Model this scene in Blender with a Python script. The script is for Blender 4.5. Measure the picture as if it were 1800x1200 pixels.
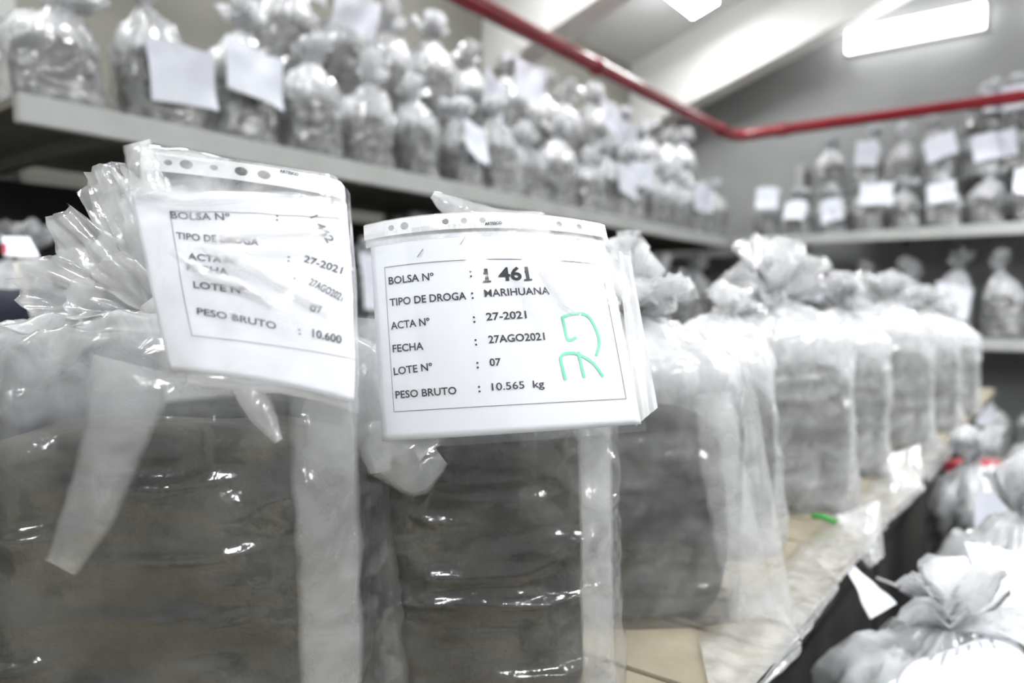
import bpy, bmesh, math, random
from math import sin, cos, tan, pi, atan2, radians, sqrt
from mathutils import Vector, Matrix, noise

for _o in list(bpy.data.objects):
    bpy.data.objects.remove(_o)
S = bpy.context.scene
COL = S.collection

# ------------------------------------------------------------------ camera
CAM_H = 1.50
FPX = 1300.0                                  # focal length in pixels of the 1800 px wide frame
YAW = radians(36.7)                           # view direction, measured from the +X run of the left wall
PITCH = -math.atan(60.0 / FPX)
FH = Vector((cos(YAW), sin(YAW), 0)); RH = Vector((sin(YAW), -cos(YAW), 0))
FWD = (FH * cos(PITCH) + Vector((0, 0, 1)) * sin(PITCH)).normalized()
UP = RH.cross(FWD).normalized()
CAM = Vector((0, 0, CAM_H))
cd = bpy.data.cameras.new('camera'); co = bpy.data.objects.new('camera', cd); COL.objects.link(co)
cd.sensor_width = 36.0; cd.lens = FPX / 1800.0 * 36.0; cd.clip_start = 0.02
co.location = CAM
co.rotation_euler = Matrix((RH, UP, -FWD)).transposed().to_euler()
cd.dof.use_dof = True; cd.dof.focus_distance = 0.80; cd.dof.aperture_fstop = 2.3
S.camera = co

# ------------------------------------------------------------------ world, exposure
W = bpy.data.worlds.new('world'); S.world = W; W.use_nodes = True
W.node_tree.nodes['Background'].inputs[0].default_value = (0.95, 0.98, 1.0, 1)
W.node_tree.nodes['Background'].inputs[1].default_value = 0.25
S.view_settings.view_transform = 'Standard'; S.view_settings.look = 'None'
S.view_settings.gamma = 1.0; S.view_settings.use_curve_mapping = False
S.view_settings.exposure = 1.78
FILL = 22.0                                   # radiance of the added low fill fixtures
S.cycles.transparent_max_bounces = 22
S.cycles.max_bounces = 6; S.cycles.diffuse_bounces = 3; S.cycles.glossy_bounces = 3
S.cycles.use_denoising = True
S.cycles.caustics_reflective = False; S.cycles.caustics_refractive = False

def at(px, py, d):
    return CAM + d * (FWD + RH * ((px - 900) / FPX) + UP * ((600 - py) / FPX))
def project(p):
    v = p - CAM; d = v.dot(FWD)
    return 900 + FPX * v.dot(RH) / d, 600 - FPX * v.dot(UP) / d

# ------------------------------------------------------------------ materials
MATS = {}
def new_mat(name):
    m = bpy.data.materials.new(name); m.use_nodes = True; m.node_tree.nodes.clear()
    MATS[name] = m; return m, m.node_tree.nodes, m.node_tree.links
def surface(name, col, col2=None, rough=0.6, scale=6.0, bump=0.0, metal=0.0, spec=0.4, detail=5.0, bscale=None, ramp=(0.35, 0.68)):
    m, n, l = new_mat(name)
    out = n.new('ShaderNodeOutputMaterial'); p = n.new('ShaderNodeBsdfPrincipled')
    l.new(p.outputs[0], out.inputs[0])
    p.inputs['Roughness'].default_value = rough; p.inputs['Metallic'].default_value = metal
    p.inputs['Specular IOR Level'].default_value = spec
    tc = n.new('ShaderNodeTexCoord'); nz = n.new('ShaderNodeTexNoise')
    nz.inputs['Scale'].default_value = scale; nz.inputs['Detail'].default_value = detail
    l.new(tc.outputs['Object'], nz.inputs['Vector'])
    r = n.new('ShaderNodeValToRGB'); r.color_ramp.elements[0].position = ramp[0]; r.color_ramp.elements[1].position = ramp[1]
    r.color_ramp.elements[0].color = (*(col2 or col), 1); r.color_ramp.elements[1].color = (*col, 1)
    l.new(nz.outputs['Fac'], r.inputs[0]); l.new(r.outputs[0], p.inputs['Base Color'])
    if bump:
        n2 = n.new('ShaderNodeTexNoise'); n2.inputs['Scale'].default_value = bscale or scale * 4; n2.inputs['Detail'].default_value = 4
        l.new(tc.outputs['Object'], n2.inputs['Vector'])
        b = n.new('ShaderNodeBump'); b.inputs['Strength'].default_value = 0.6; b.inputs['Distance'].default_value = bump
        l.new(n2.outputs['Fac'], b.inputs['Height']); l.new(b.outputs[0], p.inputs['Normal'])
    return m
def film(name, haze=1.0, rough=0.16, tint=(0.93, 0.94, 0.95), bump=0.0022, bscale=38.0, trans=0.45, var=0.5, gloss=1.0):
    """Thin milky polythene: clear film with some scatter (vertex attribute 'haze' = layers bunched up) and a glossy skin."""
    m, n, l = new_mat(name)
    out = n.new('ShaderNodeOutputMaterial')
    tr = n.new('ShaderNodeBsdfTransparent'); tr.inputs[0].default_value = (0.99, 0.99, 0.99, 1)
    df = n.new('ShaderNodeBsdfDiffuse'); df.inputs[0].default_value = (*tint, 1)
    tl = n.new('ShaderNodeBsdfTranslucent'); tl.inputs[0].default_value = (*tint, 1)
    gl = n.new('ShaderNodeBsdfGlossy'); gl.inputs['Roughness'].default_value = rough
    fr = n.new('ShaderNodeLayerWeight'); fr.inputs[0].default_value = 0.5
    a = n.new('ShaderNodeAttribute'); a.attribute_name = 'haze'
    tc = n.new('ShaderNodeTexCoord')
    nz = n.new('ShaderNodeTexNoise'); nz.inputs['Scale'].default_value = 14; nz.inputs['Detail'].default_value = 5
    nz.inputs['Distortion'].default_value = 1.2
    l.new(tc.outputs['Object'], nz.inputs['Vector'])
    mr = n.new('ShaderNodeMapRange'); mr.inputs['From Min'].default_value = 0.3; mr.inputs['From Max'].default_value = 0.7
    mr.inputs['To Min'].default_value = haze * (1 - var); mr.inputs['To Max'].default_value = haze * (1 + var)
    l.new(nz.outputs['Fac'], mr.inputs['Value'])
    mu = n.new('ShaderNodeMath'); mu.operation = 'MULTIPLY'; mu.use_clamp = True
    l.new(a.outputs['Fac'], mu.inputs[0]); l.new(mr.outputs[0], mu.inputs[1])
    # crumple relief
    bn = n.new('ShaderNodeTexNoise'); bn.inputs['Scale'].default_value = bscale; bn.inputs['Detail'].default_value = 3; bn.inputs['Distortion'].default_value = 0.8
    l.new(tc.outputs['Object'], bn.inputs['Vector'])
    bp = n.new('ShaderNodeBump'); bp.inputs['Strength'].default_value = 0.7; bp.inputs['Distance'].default_value = bump
    l.new(bn.outputs['Fac'], bp.inputs['Height'])
    for s in (gl, fr): l.new(bp.outputs[0], s.inputs['Normal'])
    mx = n.new('ShaderNodeMixShader'); mx.inputs[0].default_value = trans
    l.new(df.outputs[0], mx.inputs[1]); l.new(tl.outputs[0], mx.inputs[2])
    m2 = n.new('ShaderNodeMixShader'); l.new(mu.outputs[0], m2.inputs[0]); l.new(tr.outputs[0], m2.inputs[1]); l.new(mx.outputs[0], m2.inputs[2])
    fp = n.new('ShaderNodeMath'); fp.operation = 'POWER'; fp.inputs[1].default_value = 5.0; l.new(fr.outputs['Facing'], fp.inputs[0])
    fm = n.new('ShaderNodeMath'); fm.operation = 'MULTIPLY_ADD'; fm.inputs[1].default_value = 0.9 * gloss; fm.inputs[2].default_value = 0.095 * gloss; l.new(fp.outputs[0], fm.inputs[0])
    m3 = n.new('ShaderNodeMixShader'); l.new(fm.outputs[0], m3.inputs[0]); l.new(m2.outputs[0], m3.inputs[1]); l.new(gl.outputs[0], m3.inputs[2])
    l.new(m3.outputs[0], out.inputs[0]); return m
def emitter(name, col, strength):
    m, n, l = new_mat(name); out = n.new('ShaderNodeOutputMaterial'); e = n.new('ShaderNodeEmission')
    e.inputs[0].default_value = (*col, 1); e.inputs[1].default_value = strength; l.new(e.outputs[0], out.inputs[0]); return m

M_roof = surface('roof_panel', (0.66, 0.67, 0.66), (0.60, 0.61, 0.60), 0.7, 1.2)
M_rafter = surface('white_painted_concrete', (0.80, 0.80, 0.77), (0.74, 0.74, 0.71), 0.6, 2.0)
M_wall = surface('olive_grey_plaster', (0.27, 0.265, 0.235), (0.23, 0.225, 0.20), 0.8, 1.5)
M_gable = surface('grey_plaster', (0.38, 0.385, 0.38), (0.33, 0.335, 0.33), 0.8, 1.5)
M_floor = surface('dark_concrete_floor', (0.085, 0.085, 0.08), (0.05, 0.05, 0.048), 0.55, 3.0, 0.001)
M_shelf = surface('grey_enamelled_steel', (0.50, 0.51, 0.49), (0.44, 0.45, 0.43), 0.45, 5.0)
M_shelf_dark = surface('brown_grey_board', (0.24, 0.225, 0.19), (0.18, 0.17, 0.145), 0.7, 4.0)
M_pipe = surface('red_gloss_paint', (0.27, 0.014, 0.024), (0.22, 0.010, 0.018), 0.22, 4.0, spec=0.6)
M_steel_dark = surface('dark_purple_steel', (0.06, 0.035, 0.06), None, 0.5)
M_plank = surface('pale_plank_wood', (0.34, 0.30, 0.22), (0.24, 0.21, 0.15), 0.75, 9.0, 0.001)
M_plank_dark = surface('dark_timber_and_shade', (0.026, 0.026, 0.023), (0.016, 0.016, 0.014), 0.8, 7.0)  # also colours the shade panels added to the left rack
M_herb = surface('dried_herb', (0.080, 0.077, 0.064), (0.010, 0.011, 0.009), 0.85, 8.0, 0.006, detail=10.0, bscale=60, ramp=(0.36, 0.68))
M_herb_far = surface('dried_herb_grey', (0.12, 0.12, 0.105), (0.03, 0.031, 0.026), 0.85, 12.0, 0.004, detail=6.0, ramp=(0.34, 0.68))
M_paper = surface('white_paper', (0.86, 0.875, 0.92), (0.84, 0.855, 0.905), 0.75, 3.0, spec=0.2)
M_paper_far = surface('white_paper_far', (0.84, 0.86, 0.92), (0.76, 0.78, 0.86), 0.75, 9.0, spec=0.2)
M_ink = surface('black_ink', (0.025, 0.025, 0.03), None, 0.6, spec=0.2)
M_ink_mid = surface('dark_grey_ink', (0.075, 0.075, 0.085), None, 0.6, spec=0.2)
M_ink_soft = surface('grey_ink', (0.16, 0.16, 0.18), None, 0.6, spec=0.2)
M_green = surface('green_marker', (0.16, 0.72, 0.45), (0.22, 0.78, 0.52), 0.6, 60)
M_greentape = surface('green_tape', (0.03, 0.26, 0.035), None, 0.4)
M_redbox = surface('red_card', (0.45, 0.06, 0.08), (0.36, 0.04, 0.05), 0.6)
M_brownbox = surface('brown_card', (0.20, 0.07, 0.045), (0.16, 0.05, 0.03), 0.6)
M_navy = surface('navy_cloth', (0.014, 0.018, 0.032), (0.009, 0.012, 0.022), 0.85, 40, 0.001)
M_strap = surface('pale_webbing', (0.55, 0.53, 0.48), None, 0.8, 30)
M_metal = surface('staple_wire', (0.20, 0.20, 0.22), None, 0.35, metal=0.8)
M_twine = surface('pale_twine', (0.62, 0.62, 0.60), None, 0.7)
M_body = surface('white_enamel', (0.8, 0.8, 0.8), None, 0.4)
M_fill = emitter('fill_tube_diffuser', (0.97, 0.985, 1.0), FILL)
M_lamp_roof = emitter('lit_roof_diffuser', (0.97, 0.985, 1.0), 19.0)
M_lamp_wall = emitter('lit_wall_diffuser', (0.97, 0.985, 1.0), 4.2)
F_body = film('polythene_bag', 1.0, 0.15)
F_crown = film('polythene_gathered', 1.0, 0.13, tint=(0.965, 0.97, 0.975), bump=0.0016, bscale=55, trans=0.45, var=0.4)
F_far = film('polythene_far', 1.0, 0.18, bump=0.006, bscale=22, trans=0.4, var=0.5)
F_sleeve = film('sleeve_plastic', 1.0, 0.10, bump=0.0012, bscale=26, trans=0.5, var=0.7, gloss=0.9)
F_sleeve_glare = film('sleeve_and_glare_plastic', 1.0, 0.12, tint=(0.98, 0.985, 0.995), bump=0.001, bscale=40, trans=0.25, var=0.2)  # whitened film for punched edges and for the painted glare strips

# ------------------------------------------------------------------ helpers
def mesh(name, V, F, mat, haze=None, smooth=True):
    me = bpy.data.meshes.new(name); me.from_pydata([tuple(v) for v in V], [], F)
    if smooth and len(me.polygons): me.polygons.foreach_set('use_smooth', [True] * len(me.polygons))
    me.materials.append(mat)
    if haze is not None:
        at_ = me.attributes.new('haze', 'FLOAT', 'POINT'); at_.data.foreach_set('value', haze)
    me.update(); return me
def link(name, me, parent=None, loc=None):
    o = bpy.data.objects.new(name, me); COL.objects.link(o)
    if parent is not None: o.parent = parent
    if loc is not None: o.location = loc
    return o
def empty(name, loc, rz=0.0):
    o = bpy.data.objects.new(name, None); COL.objects.link(o); o.location = loc; o.rotation_euler = (0, 0, rz)
    o.empty_display_size = 0.1; return o
def tag(o, label, cat, group=None):
    o['label'] = label; o['category'] = cat
    if group: o['group'] = group
    return o
def struct(o): o['kind'] = 'structure'; return o
def inv(parent): return Matrix.LocRotScale(parent.location, parent.rotation_euler, None).inverted()
def to_local(V, parent):
    if parent is None: return V
    M = inv(parent); return [M @ Vector(v) for v in V]
def box_vf(x0, x1, y0, y1, z0, z1):
    V = [(x, y, z) for x in (x0, x1) for y in (y0, y1) for z in (z0, z1)]
    return V, [(0, 1, 3, 2), (4, 6, 7, 5), (0, 4, 5, 1), (2, 3, 7, 6), (0, 2, 6, 4), (1, 5, 7, 3)]
def box(name, b, mat, parent=None, bevel=0.0, loc=(0, 0, 0)):
    V, F = box_vf(*b); me = mesh(name, V, F, mat, smooth=False)
    if bevel:
        bm = bmesh.new(); bm.from_mesh(me)
        bmesh.ops.bevel(bm, geom=bm.edges[:], offset=bevel, segments=2, affect='EDGES'); bm.to_mesh(me); bm.free()
    bm = bmesh.new(); bm.from_mesh(me); bmesh.ops.recalc_face_normals(bm, faces=bm.faces[:]); bm.to_mesh(me); bm.free()
    return link(name, me, parent, loc)
def tube_vf(pts, r, n=12, cap=True):
    V, F = [], []
    pts = [Vector(p) for p in pts]
    for i, p in enumerate(pts):
        t = (pts[min(i + 1, len(pts) - 1)] - pts[max(i - 1, 0)]).normalized()
        a = t.orthogonal() if abs(t.z) > 0.9 else t.cross(Vector((0, 0, 1))); a.normalize(); b = t.cross(a)
        for k in range(n):
            V.append(p + r * (a * cos(2 * pi * k / n) + b * sin(2 * pi * k / n)))
    for i in range(len(pts) - 1):
        for k in range(n):
            F.append((i * n + k, i * n + (k + 1) % n, (i + 1) * n + (k + 1) % n, (i + 1) * n + k))
    if cap: F += [tuple(range(n))[::-1], tuple(range((len(pts) - 1) * n, len(pts) * n))]
    return V, F
def grid_f(nu, nv, wrap=False, off=0):
    F = []
    for j in range(nv - 1):
        for i in range(nu if wrap else nu - 1):
            F.append((off + j * nu + i, off + j * nu + (i + 1) % nu, off + (j + 1) * nu + (i + 1) % nu, off + (j + 1) * nu + i))
    return F
def nz(x, y, z): return noise.noise(Vector((x, y, z)))
def sst(a, b, x):
    t = min(1, max(0, (x - a) / (b - a))); return t * t * (3 - 2 * t)
def spow(x, p): return math.copysign(abs(x) ** p, x)

# ------------------------------------------------------------------ bag building blocks (bag-local: x wide, -y faces the aisle, z up)
def film_vf(Wd, D, Hc, neck, seed, nu=150, nv=112, amp=1.0, n=4.5, lip=0.75, shoulder=0.6, folds=(), hz=(0.2, 0.55), r0=0.02, kpl=11, bulge=0.0, taper=0.10):
    V, Hz = [], []
    tb = 0.66; s0 = seed * 7.31
    for j in range(nv):
        t = j / (nv - 1)
        for i in range(nu):
            u = 2 * pi * i / nu
            cx, cy = spow(cos(u), 2 / n), spow(sin(u), 2 / n)
            zz = Hc * min(1, t / tb)
            bot = (1 - 0.06 * (1 - sst(0, 0.06, t))) * (1 + taper * (0.5 - zz / Hc))
            bl = 1 + bulge * sin(pi * min(1, zz / Hc))
            x = cx * Wd / 2 * bot * bl
            y = cy * D / 2 * bot * bl * (1 - lip * sst(0.72, 1.0, abs(cx)) * (1 if cx > 0 else .4))
            p = Vector((x, y, zz)); nrm = Vector((cx * D, cy * Wd, 0)).normalized()
            # crumple
            a = 0.015 * nz(p.x * 5 + s0, p.y * 5, p.z * 6)
            r1 = nz(p.x * 13 + s0, p.y * 13 + 3, p.z * 17 + s0); a += 0.010 * (0.5 - abs(r1) * 1.7)
            r2 = nz(p.x * 34 + s0, p.y * 34, p.z * 40 + 9 + s0); a += 0.0026 * (0.5 - abs(r2) * 1.6)
            a += 0.004 * nz(p.x * 30 + s0, p.y * 30, p.z * 4)
            a += 0.010 * sin(kpl * 1.7 * atan2(cy * D, cx * Wd) + 4 * nz(p.x * 6, p.y * 6, s0)) * sst(.55, 1.0, zz / Hc)
            if cy < 0:
                for (fx, fz, fl, sl, fh, fw) in folds:
                    dx = (p.x - fx)
                    dz = p.z - fz - sl * dx - 1.5 * dx * dx
                    e = math.exp(-(dz / fw) ** 2) * max(0, 1 - (dx / fl) ** 2)
                    a += fh * e
            p += nrm * (a * amp)
            h = hz[0] * (1 + 0.9 * sst(0.78, 0.97, cx)) + (hz[1] - hz[0]) * .55 * sst(.80 + .12 * nz(p.x * 7 + s0, p.y * 7, 1), 1.06, zz / Hc)
            if t > tb:
                s = (t - tb) / (1 - tb)
                ang = atan2(cy * D, cx * Wd)
                pl = 1 + (0.20 * sin(kpl * ang + 3 * nz(s0, ang, 0)) + 0.12 * sin((2 * kpl + 3) * ang + seed)) * sst(0.05, 0.6, s) * (1 - 0.3 * s)
                k = (1 - s) ** 1.05
                q = Vector((p.x * k + neck[0] * (1 - k), p.y * k + neck[1] * (1 - k), 0))
                dirv = Vector((cos(ang), sin(ang), 0))
                q = Vector((neck[0], neck[1], 0)) * (1 - k) + Vector((p.x, p.y, 0)) * k * pl + dirv * r0 * s * pl
                cr = 0.020 * nz(q.x * 16 + s0, q.y * 16, s * 3) * sin(pi * min(1, s * 1.1)) * amp
                cr += 0.009 * (0.5 - 1.5 * abs(nz(q.x * 38 + s0, q.y * 38, s * 5))) * sin(pi * s) * amp
                q.z = Hc + (neck[2] - Hc) * s ** shoulder + cr
                p = q; h = hz[0] + (hz[1] - hz[0]) * (.55 + .45 * sst(0.0, 0.35, s))
            V.append(p); Hz.append(h)
    F = grid_f(nu, nv, True)
    V.append(Vector((0, 0, 0.004))); Hz.append(hz[0]); c = len(V) - 1
    F += [(c, (i + 1) % nu, i) for i in range(nu)]
    return V, F, Hz
def petal_vf(base, d, wide, L, w, seed, nu=22, nv=14, thin=0.28, bend=None, hz=0.4, off=0):
    """one pleat of the gathered bag mouth: a flattened, open-ended cone of film"""
    d = d.normalized(); A = (wide - d * wide.dot(d)).normalized(); B = d.cross(A)
    V, Hz = [], []
    for j in range(nv):
        s = j / (nv - 1)
        ww = w * (0.10 + 0.90 * s ** 0.75) * (1 - 0.12 * s * s)
        for i in range(nu):
            u = 2 * pi * i / nu; ca, sa = cos(u), sin(u)
            Ls = L * s * (1 - 0.22 * abs(ca) ** 3.5 * s + 0.10 * nz(ca * 2.5 + seed, seed, 1.7) * s)
            p = base + d * Ls + A * (ca * ww / 2) + B * (spow(sa, 0.8) * ww * thin / 2 * (1 + 0.5 * nz(seed, s * 3, u)))
            p += B * (0.16 * w * nz(ca * 2.2 + seed * 3.1, s * 2.2, seed) * s) + A * (0.10 * w * nz(sa + seed, s * 3, 5.5) * s)
            p += B * (0.22 * w * (0.4 - 2 * abs(nz(ca * 2.6 + seed, s * 0.9, seed * 2))) * min(1, 2 * s))
            if bend is not None: p += bend * (L * s * s)
            V.append(p); Hz.append(hz * (0.62 + 0.38 * (1 - s)))
    return V, grid_f(nu, nv, True, off), Hz
def crown_vf(neck, petals, hz=0.4, nu=30, nv=18):
    """petals: (dir, wide axis, length, width, seed, bend)"""
    V, F, H = [], [], []
    for (d, wd, L, w, sd, bd) in petals:
        v, f, h = petal_vf(Vector(neck), Vector(d), Vector(wd), L, w, sd, nu, nv, 0.14, bd, hz, len(V))
        V += v; F += f; H += h
    return V, F, H
def random_petals(rnd, count, L, w, lean=(0, 0), el0=25, el1=88):
    out = []
    for k in range(count):
        th = 2 * pi * (k + rnd.uniform(-.3, .3)) / count; el = radians(rnd.uniform(el0, el1))
        d = Vector((cos(th) * cos(el) + lean[0], sin(th) * cos(el) + lean[1], sin(el)))
        wd = Vector((-sin(th), cos(th), rnd.uniform(-.5, .5)))
        out.append((d, wd, L * rnd.uniform(.7, 1.15), w * rnd.uniform(.75, 1.25), rnd.uniform(0, 50), Vector((0, 0, -rnd.uniform(0, .25))) ))
    return out
def contents_vf(Wd, D, H, seed, nu=72, nv=46, lump=0.010, x0=0.0):
    V = []; s0 = seed * 3.7
    for j in range(nv):
        t = j / (nv - 1); ph = -pi / 2 + pi * t
        ch, sh = (spow(cos(ph), 0.36), spow(sin(ph), 0.55)) if ph > 0 else (abs(cos(ph)) ** 0.16, spow(sin(ph), 0.55))
        for i in range(nu):
            u = 2 * pi * i / nu
            p = Vector((x0 + spow(cos(u), .36) * ch * Wd / 2, spow(sin(u), .36) * ch * D / 2, H / 2 + sh * H / 2))
            c = p - Vector((x0, 0, H / 2)); c.normalize()
            p += c * lump * (nz(p.x * 9 + s0, p.y * 9, p.z * 9) + .45 * nz(p.x * 26 + s0, p.y * 26, p.z * 26))
            p.z = max(p.z, 0.004)
            V.append(p)
    F = grid_f(nu, nv, True) + [tuple(range(nu))[::-1], tuple(range((nv - 1) * nu, nv * nu))]
    return V, F
def neck_tie_vf(neck, r=0.022):
    V, F = [], []
    nu, nv = 20, 8
    for j in range(nv):
        b = 2 * pi * j / nv
        for i in range(nu):
            a = 2 * pi * i / nu; rr = r + 0.006 * cos(b)
            V.append(Vector(neck) + Vector((rr * cos(a), rr * sin(a), 0.010 * sin(b) + 0.004 * sin(3 * a))))
    for j in range(nv):
        for i in range(nu):
            F.append((j * nu + i, j * nu + (i + 1) % nu, ((j + 1) % nv) * nu + (i + 1) % nu, ((j + 1) % nv) * nu + i))
    return V, F

# ------------------------------------------------------------------ setting: room shell
ROOF = lambda y: 4.46 + 0.335 * (3.3 - y) if y > -1.6 else 4.46 + 0.335 * 4.9 - 0.335 * (-1.6 - y)
X0, X1, Y0, Y1 = -3.6, 8.25, -4.4, 4.0
struct(box('floor', (X0, X1, Y0, Y1, -0.1, 0.0), M_floor))
struct(box('wall_left', (X0, X1, Y1, Y1 + .2, 0, ROOF(Y1) + .2), M_wall))
struct(box('wall_right', (X0, X1, Y0 - .2, Y0, 0, ROOF(Y0) + .2), M_gable))
def gable(name, x0, x1, mat):
    P = [(Y0, 0), (Y1, 0), (Y1, ROOF(Y1)), (-1.6, ROOF(-1.6)), (Y0, ROOF(Y0))]
    V = [(x, y, z) for x in (x0, x1) for y, z in P]
    F = [(4, 3, 2, 1, 0), (5, 6, 7, 8, 9)] + [(i, (i + 1) % 5, 5 + (i + 1) % 5, 5 + i) for i in range(5)]
    return struct(link(name, mesh(name, V, F, mat, smooth=False)))
gable('wall_back', X1, X1 + .2, M_gable); gable('wall_rear', X0 - .2, X0, M_gable)
V = [(x, y, z) for x in (X0 - .2, X1 + .2) for y, z in
     [(Y0 - .2, ROOF(Y0) - .067), (-1.6, ROOF(-1.6)), (Y1 + .2, ROOF(Y1) - .067), (Y1 + .2, ROOF(Y1) + .1), (-1.6, ROOF(-1.6) + .17), (Y0 - .2, ROOF(Y0) + .1)]]
F = [(5, 4, 3, 2, 1, 0), (6, 7, 8, 9, 10, 11)] + [(i, (i + 1) % 6, 6 + (i + 1) % 6, 6 + i) for i in range(6)]
ceiling = struct(link('ceiling', mesh('ceiling', V, F, M_roof, smooth=False)))
for k, x in enumerate((7.6, 4.95, 2.3, -0.35, -3.0)):
    P = [(Y1, ROOF(Y1)), (-1.6, ROOF(-1.6)), (Y0, ROOF(Y0)), (Y0, ROOF(Y0) - .77), (-1.6, ROOF(-1.6) - .77), (Y1, ROOF(Y1) - .77)]
    V = [(xx, y, z) for xx in (x, x + .28) for y, z in P]
    F = [(5, 4, 3, 2, 1, 0), (6, 7, 8, 9, 10, 11)] + [(i, (i + 1) % 6, 6 + (i + 1) % 6, 6 + i) for i in range(6)]
    o = link('rafter', mesh('rafter', V, F, M_rafter, smooth=False), ceiling)

# ------------------------------------------------------------------ light fixtures
def fixture(loc, along_x, slope, label, length=1.2, wd=0.29):
    t = empty('light_fixture', loc)
    if along_x: t.rotation_euler = (-math.atan(slope), 0, 0)
    else: t.rotation_euler = (0, 0, pi / 2)
    b = (-length / 2, length / 2, -wd / 2, wd / 2, 0, .07)
    box('housing', b, M_body, t, .008)
    box('diffuser', (-length / 2 + .012, length / 2 - .012, -wd / 2 + .012, wd / 2 - .012, -.022, -.001), M_lamp_roof if loc[1] > 1 else M_fill, t)
    return tag(t, label, 'ceiling light', 'tube light fixtures')
fixture((6.4, 2.88, 4.40), True, .335, 'bright tube light fixture on sloped roof above the bend of the red pipe')
nth = ['first', 'second', 'third', 'fourth', 'fifth', 'sixth', 'seventh', 'eighth', 'ninth', 'tenth', 'eleventh', 'twelfth', 'thirteenth', 'fourteenth', 'fifteenth', 'sixteenth', 'seventeenth', 'eighteenth', 'nineteenth', 'twentieth']
ii = 0
for y in (2.88, -0.9, -3.0):  # the low rows are unseen fill lamps, added to brighten the near bags
    for x in (6.4, 3.7, 1.1, -1.6):
        if y == 2.88 and x == 6.4: continue
        s = .335 if y > -1.6 else -.335
        fixture((x, y, ROOF(y) - .16 if y > 1 else 3.5), True, s if y > 1 else 0.0, f'unseen tube light fixture overhead outside the view, {nth[ii]} along the rows'); ii += 1
def wall_fixture(y0, y1, z, label):
    t = empty('light_fixture', (X1 - .06, (y0 + y1) / 2, z), pi / 2)
    L = abs(y1 - y0)
    box('housing', (-L / 2, L / 2, -.055, .0, -.12, .12), M_body, t, .008)
    box('diffuser', (-L / 2 + .01, L / 2 - .01, .001, .05, -.105, .105), M_lamp_wall, t)
    return tag(t, label, 'wall light', 'tube light fixtures')
wall_fixture(0.65, 1.85, 4.19, 'long bright tube light fixture high on the gable wall above the red pipe')
wall_fixture(-0.98, 0.22, 4.19, 'bright tube light fixture cut by the right edge at the top corner')

# ------------------------------------------------------------------ red pipe
pz = 3.19
pp = [(-3.4, 2.68, pz), (3.0, 2.68, pz), (7.12, 2.68, pz), (7.20, 2.66, pz), (7.25, 2.61, pz), (7.27, 2.53, pz), (7.27, 0, pz), (7.27, -4.2, pz)]
pipe = tag(empty('fire_pipe', (7.27, 2.68, pz)), 'long red painted pipe running above the racks and bending at the corner', 'pipe')
V, F = tube_vf(pp, .052, 20)
link('pipe_run', mesh('pipe_run', to_local(V, pipe), F, M_pipe), pipe)
for (p, ax) in [((4.6, 2.68, pz), 'x'), ((6.95, 2.68, pz), 'x'), ((7.27, 2.2, pz), 'y'), ((1.9, 2.68, pz), 'x'), ((7.27, -.4, pz), 'y')]:
    dv = Vector((.05, 0, 0)) if ax == 'x' else Vector((0, .05, 0))
    V, F = tube_vf([Vector(p) - dv, Vector(p) + dv], .062, 20)
    link('coupling', mesh('coupling', to_local(V, pipe), F, M_pipe), pipe)
# ------------------------------------------------------------------ racks
UPZ, MIDZ, LOWZ = 2.19, 1.24, 0.25
lr = tag(empty('shelf_rack', (.98, 2.70, 0)), 'long grey shelf rack along the left wall loaded with bags', 'rack')
L = 7.2
for z in (UPZ, MIDZ, LOWZ):
    box('front_beam', (0, L, 0, .045, z - .095, z), M_shelf, lr, .004)
    nb = 6
    for k in range(nb):
        a, b = k * L / nb, (k + 1) * L / nb
        box('shelf_board', (a + .003, b - .003, .047, 1.18, z - .035, z - .004), M_shelf_dark, lr)
        box('bracket', (a + .3, a + .35, .047, 1.18, z - .095, z - .037), M_shelf_dark, lr)
for k in range(6):
    for z0, z1 in ((MIDZ + .01, UPZ - .11), (LOWZ + .01, MIDZ - .11)): box('shade_panel', (k * L / 6 + .003, (k + 1) * L / 6 - .003, 1.181, 1.189, z0, z1), M_plank_dark, lr)  # dark sheets added to stand for the shade between the shelves
for k in range(5):
    x = .35 + k * (L - .6) / 4
    box('upright', (x, x + .08, 1.19, 1.27, 0, 3.0), M_shelf, lr)
br = tag(empty('shelf_rack', (7.26, 2.66, 0)), 'grey shelf rack along the back wall loaded with bags', 'rack')
for z in (UPZ, MIDZ, LOWZ):
    box('front_beam', (0, .045, -6.6, 0, z - .095, z), M_shelf, br, .004)
    for k in range(6):
        a, b = -k * 1.1, -(k + 1) * 1.1
        box('shelf_board', (.047, .85, b + .003, a - .003, z - .035, z - .004), M_shelf_dark, br)
        box('bracket', (.047, .85, a - .35, a - .3, z - .095, z - .037), M_shelf_dark, br)
for k in range(5):
    y = -.35 - k * 1.45
    box('upright', (.86, .94, y - .08, y, 0, 3.0), M_shelf, br)

# ------------------------------------------------------------------ platform carrying the near row of bags
PLZ = CAM_H - 0.53
e0 = at(1310, 1200, .53 * FPX / 660); PY = e0.y
pf = tag(empty('plank_platform', (0, PY, 0)), 'long low plank platform under the near row of bags', 'platform')
for k in range(34):
    x = -.75 + k * .19
    box('plank', (x, x + .182, 0, .62, PLZ - .022, PLZ), M_plank, pf, .002)
for y in (.03, .30, .55):
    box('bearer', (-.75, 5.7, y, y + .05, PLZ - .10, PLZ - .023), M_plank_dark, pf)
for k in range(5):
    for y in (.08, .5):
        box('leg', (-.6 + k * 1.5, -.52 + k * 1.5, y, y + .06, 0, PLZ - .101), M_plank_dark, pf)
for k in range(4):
    box('skirt_board', (-.6 + k * 1.5 + .09, -.6 + (k + 1) * 1.5 - .01, .085, .11, .05, PLZ - .102), M_plank_dark, pf)

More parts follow.
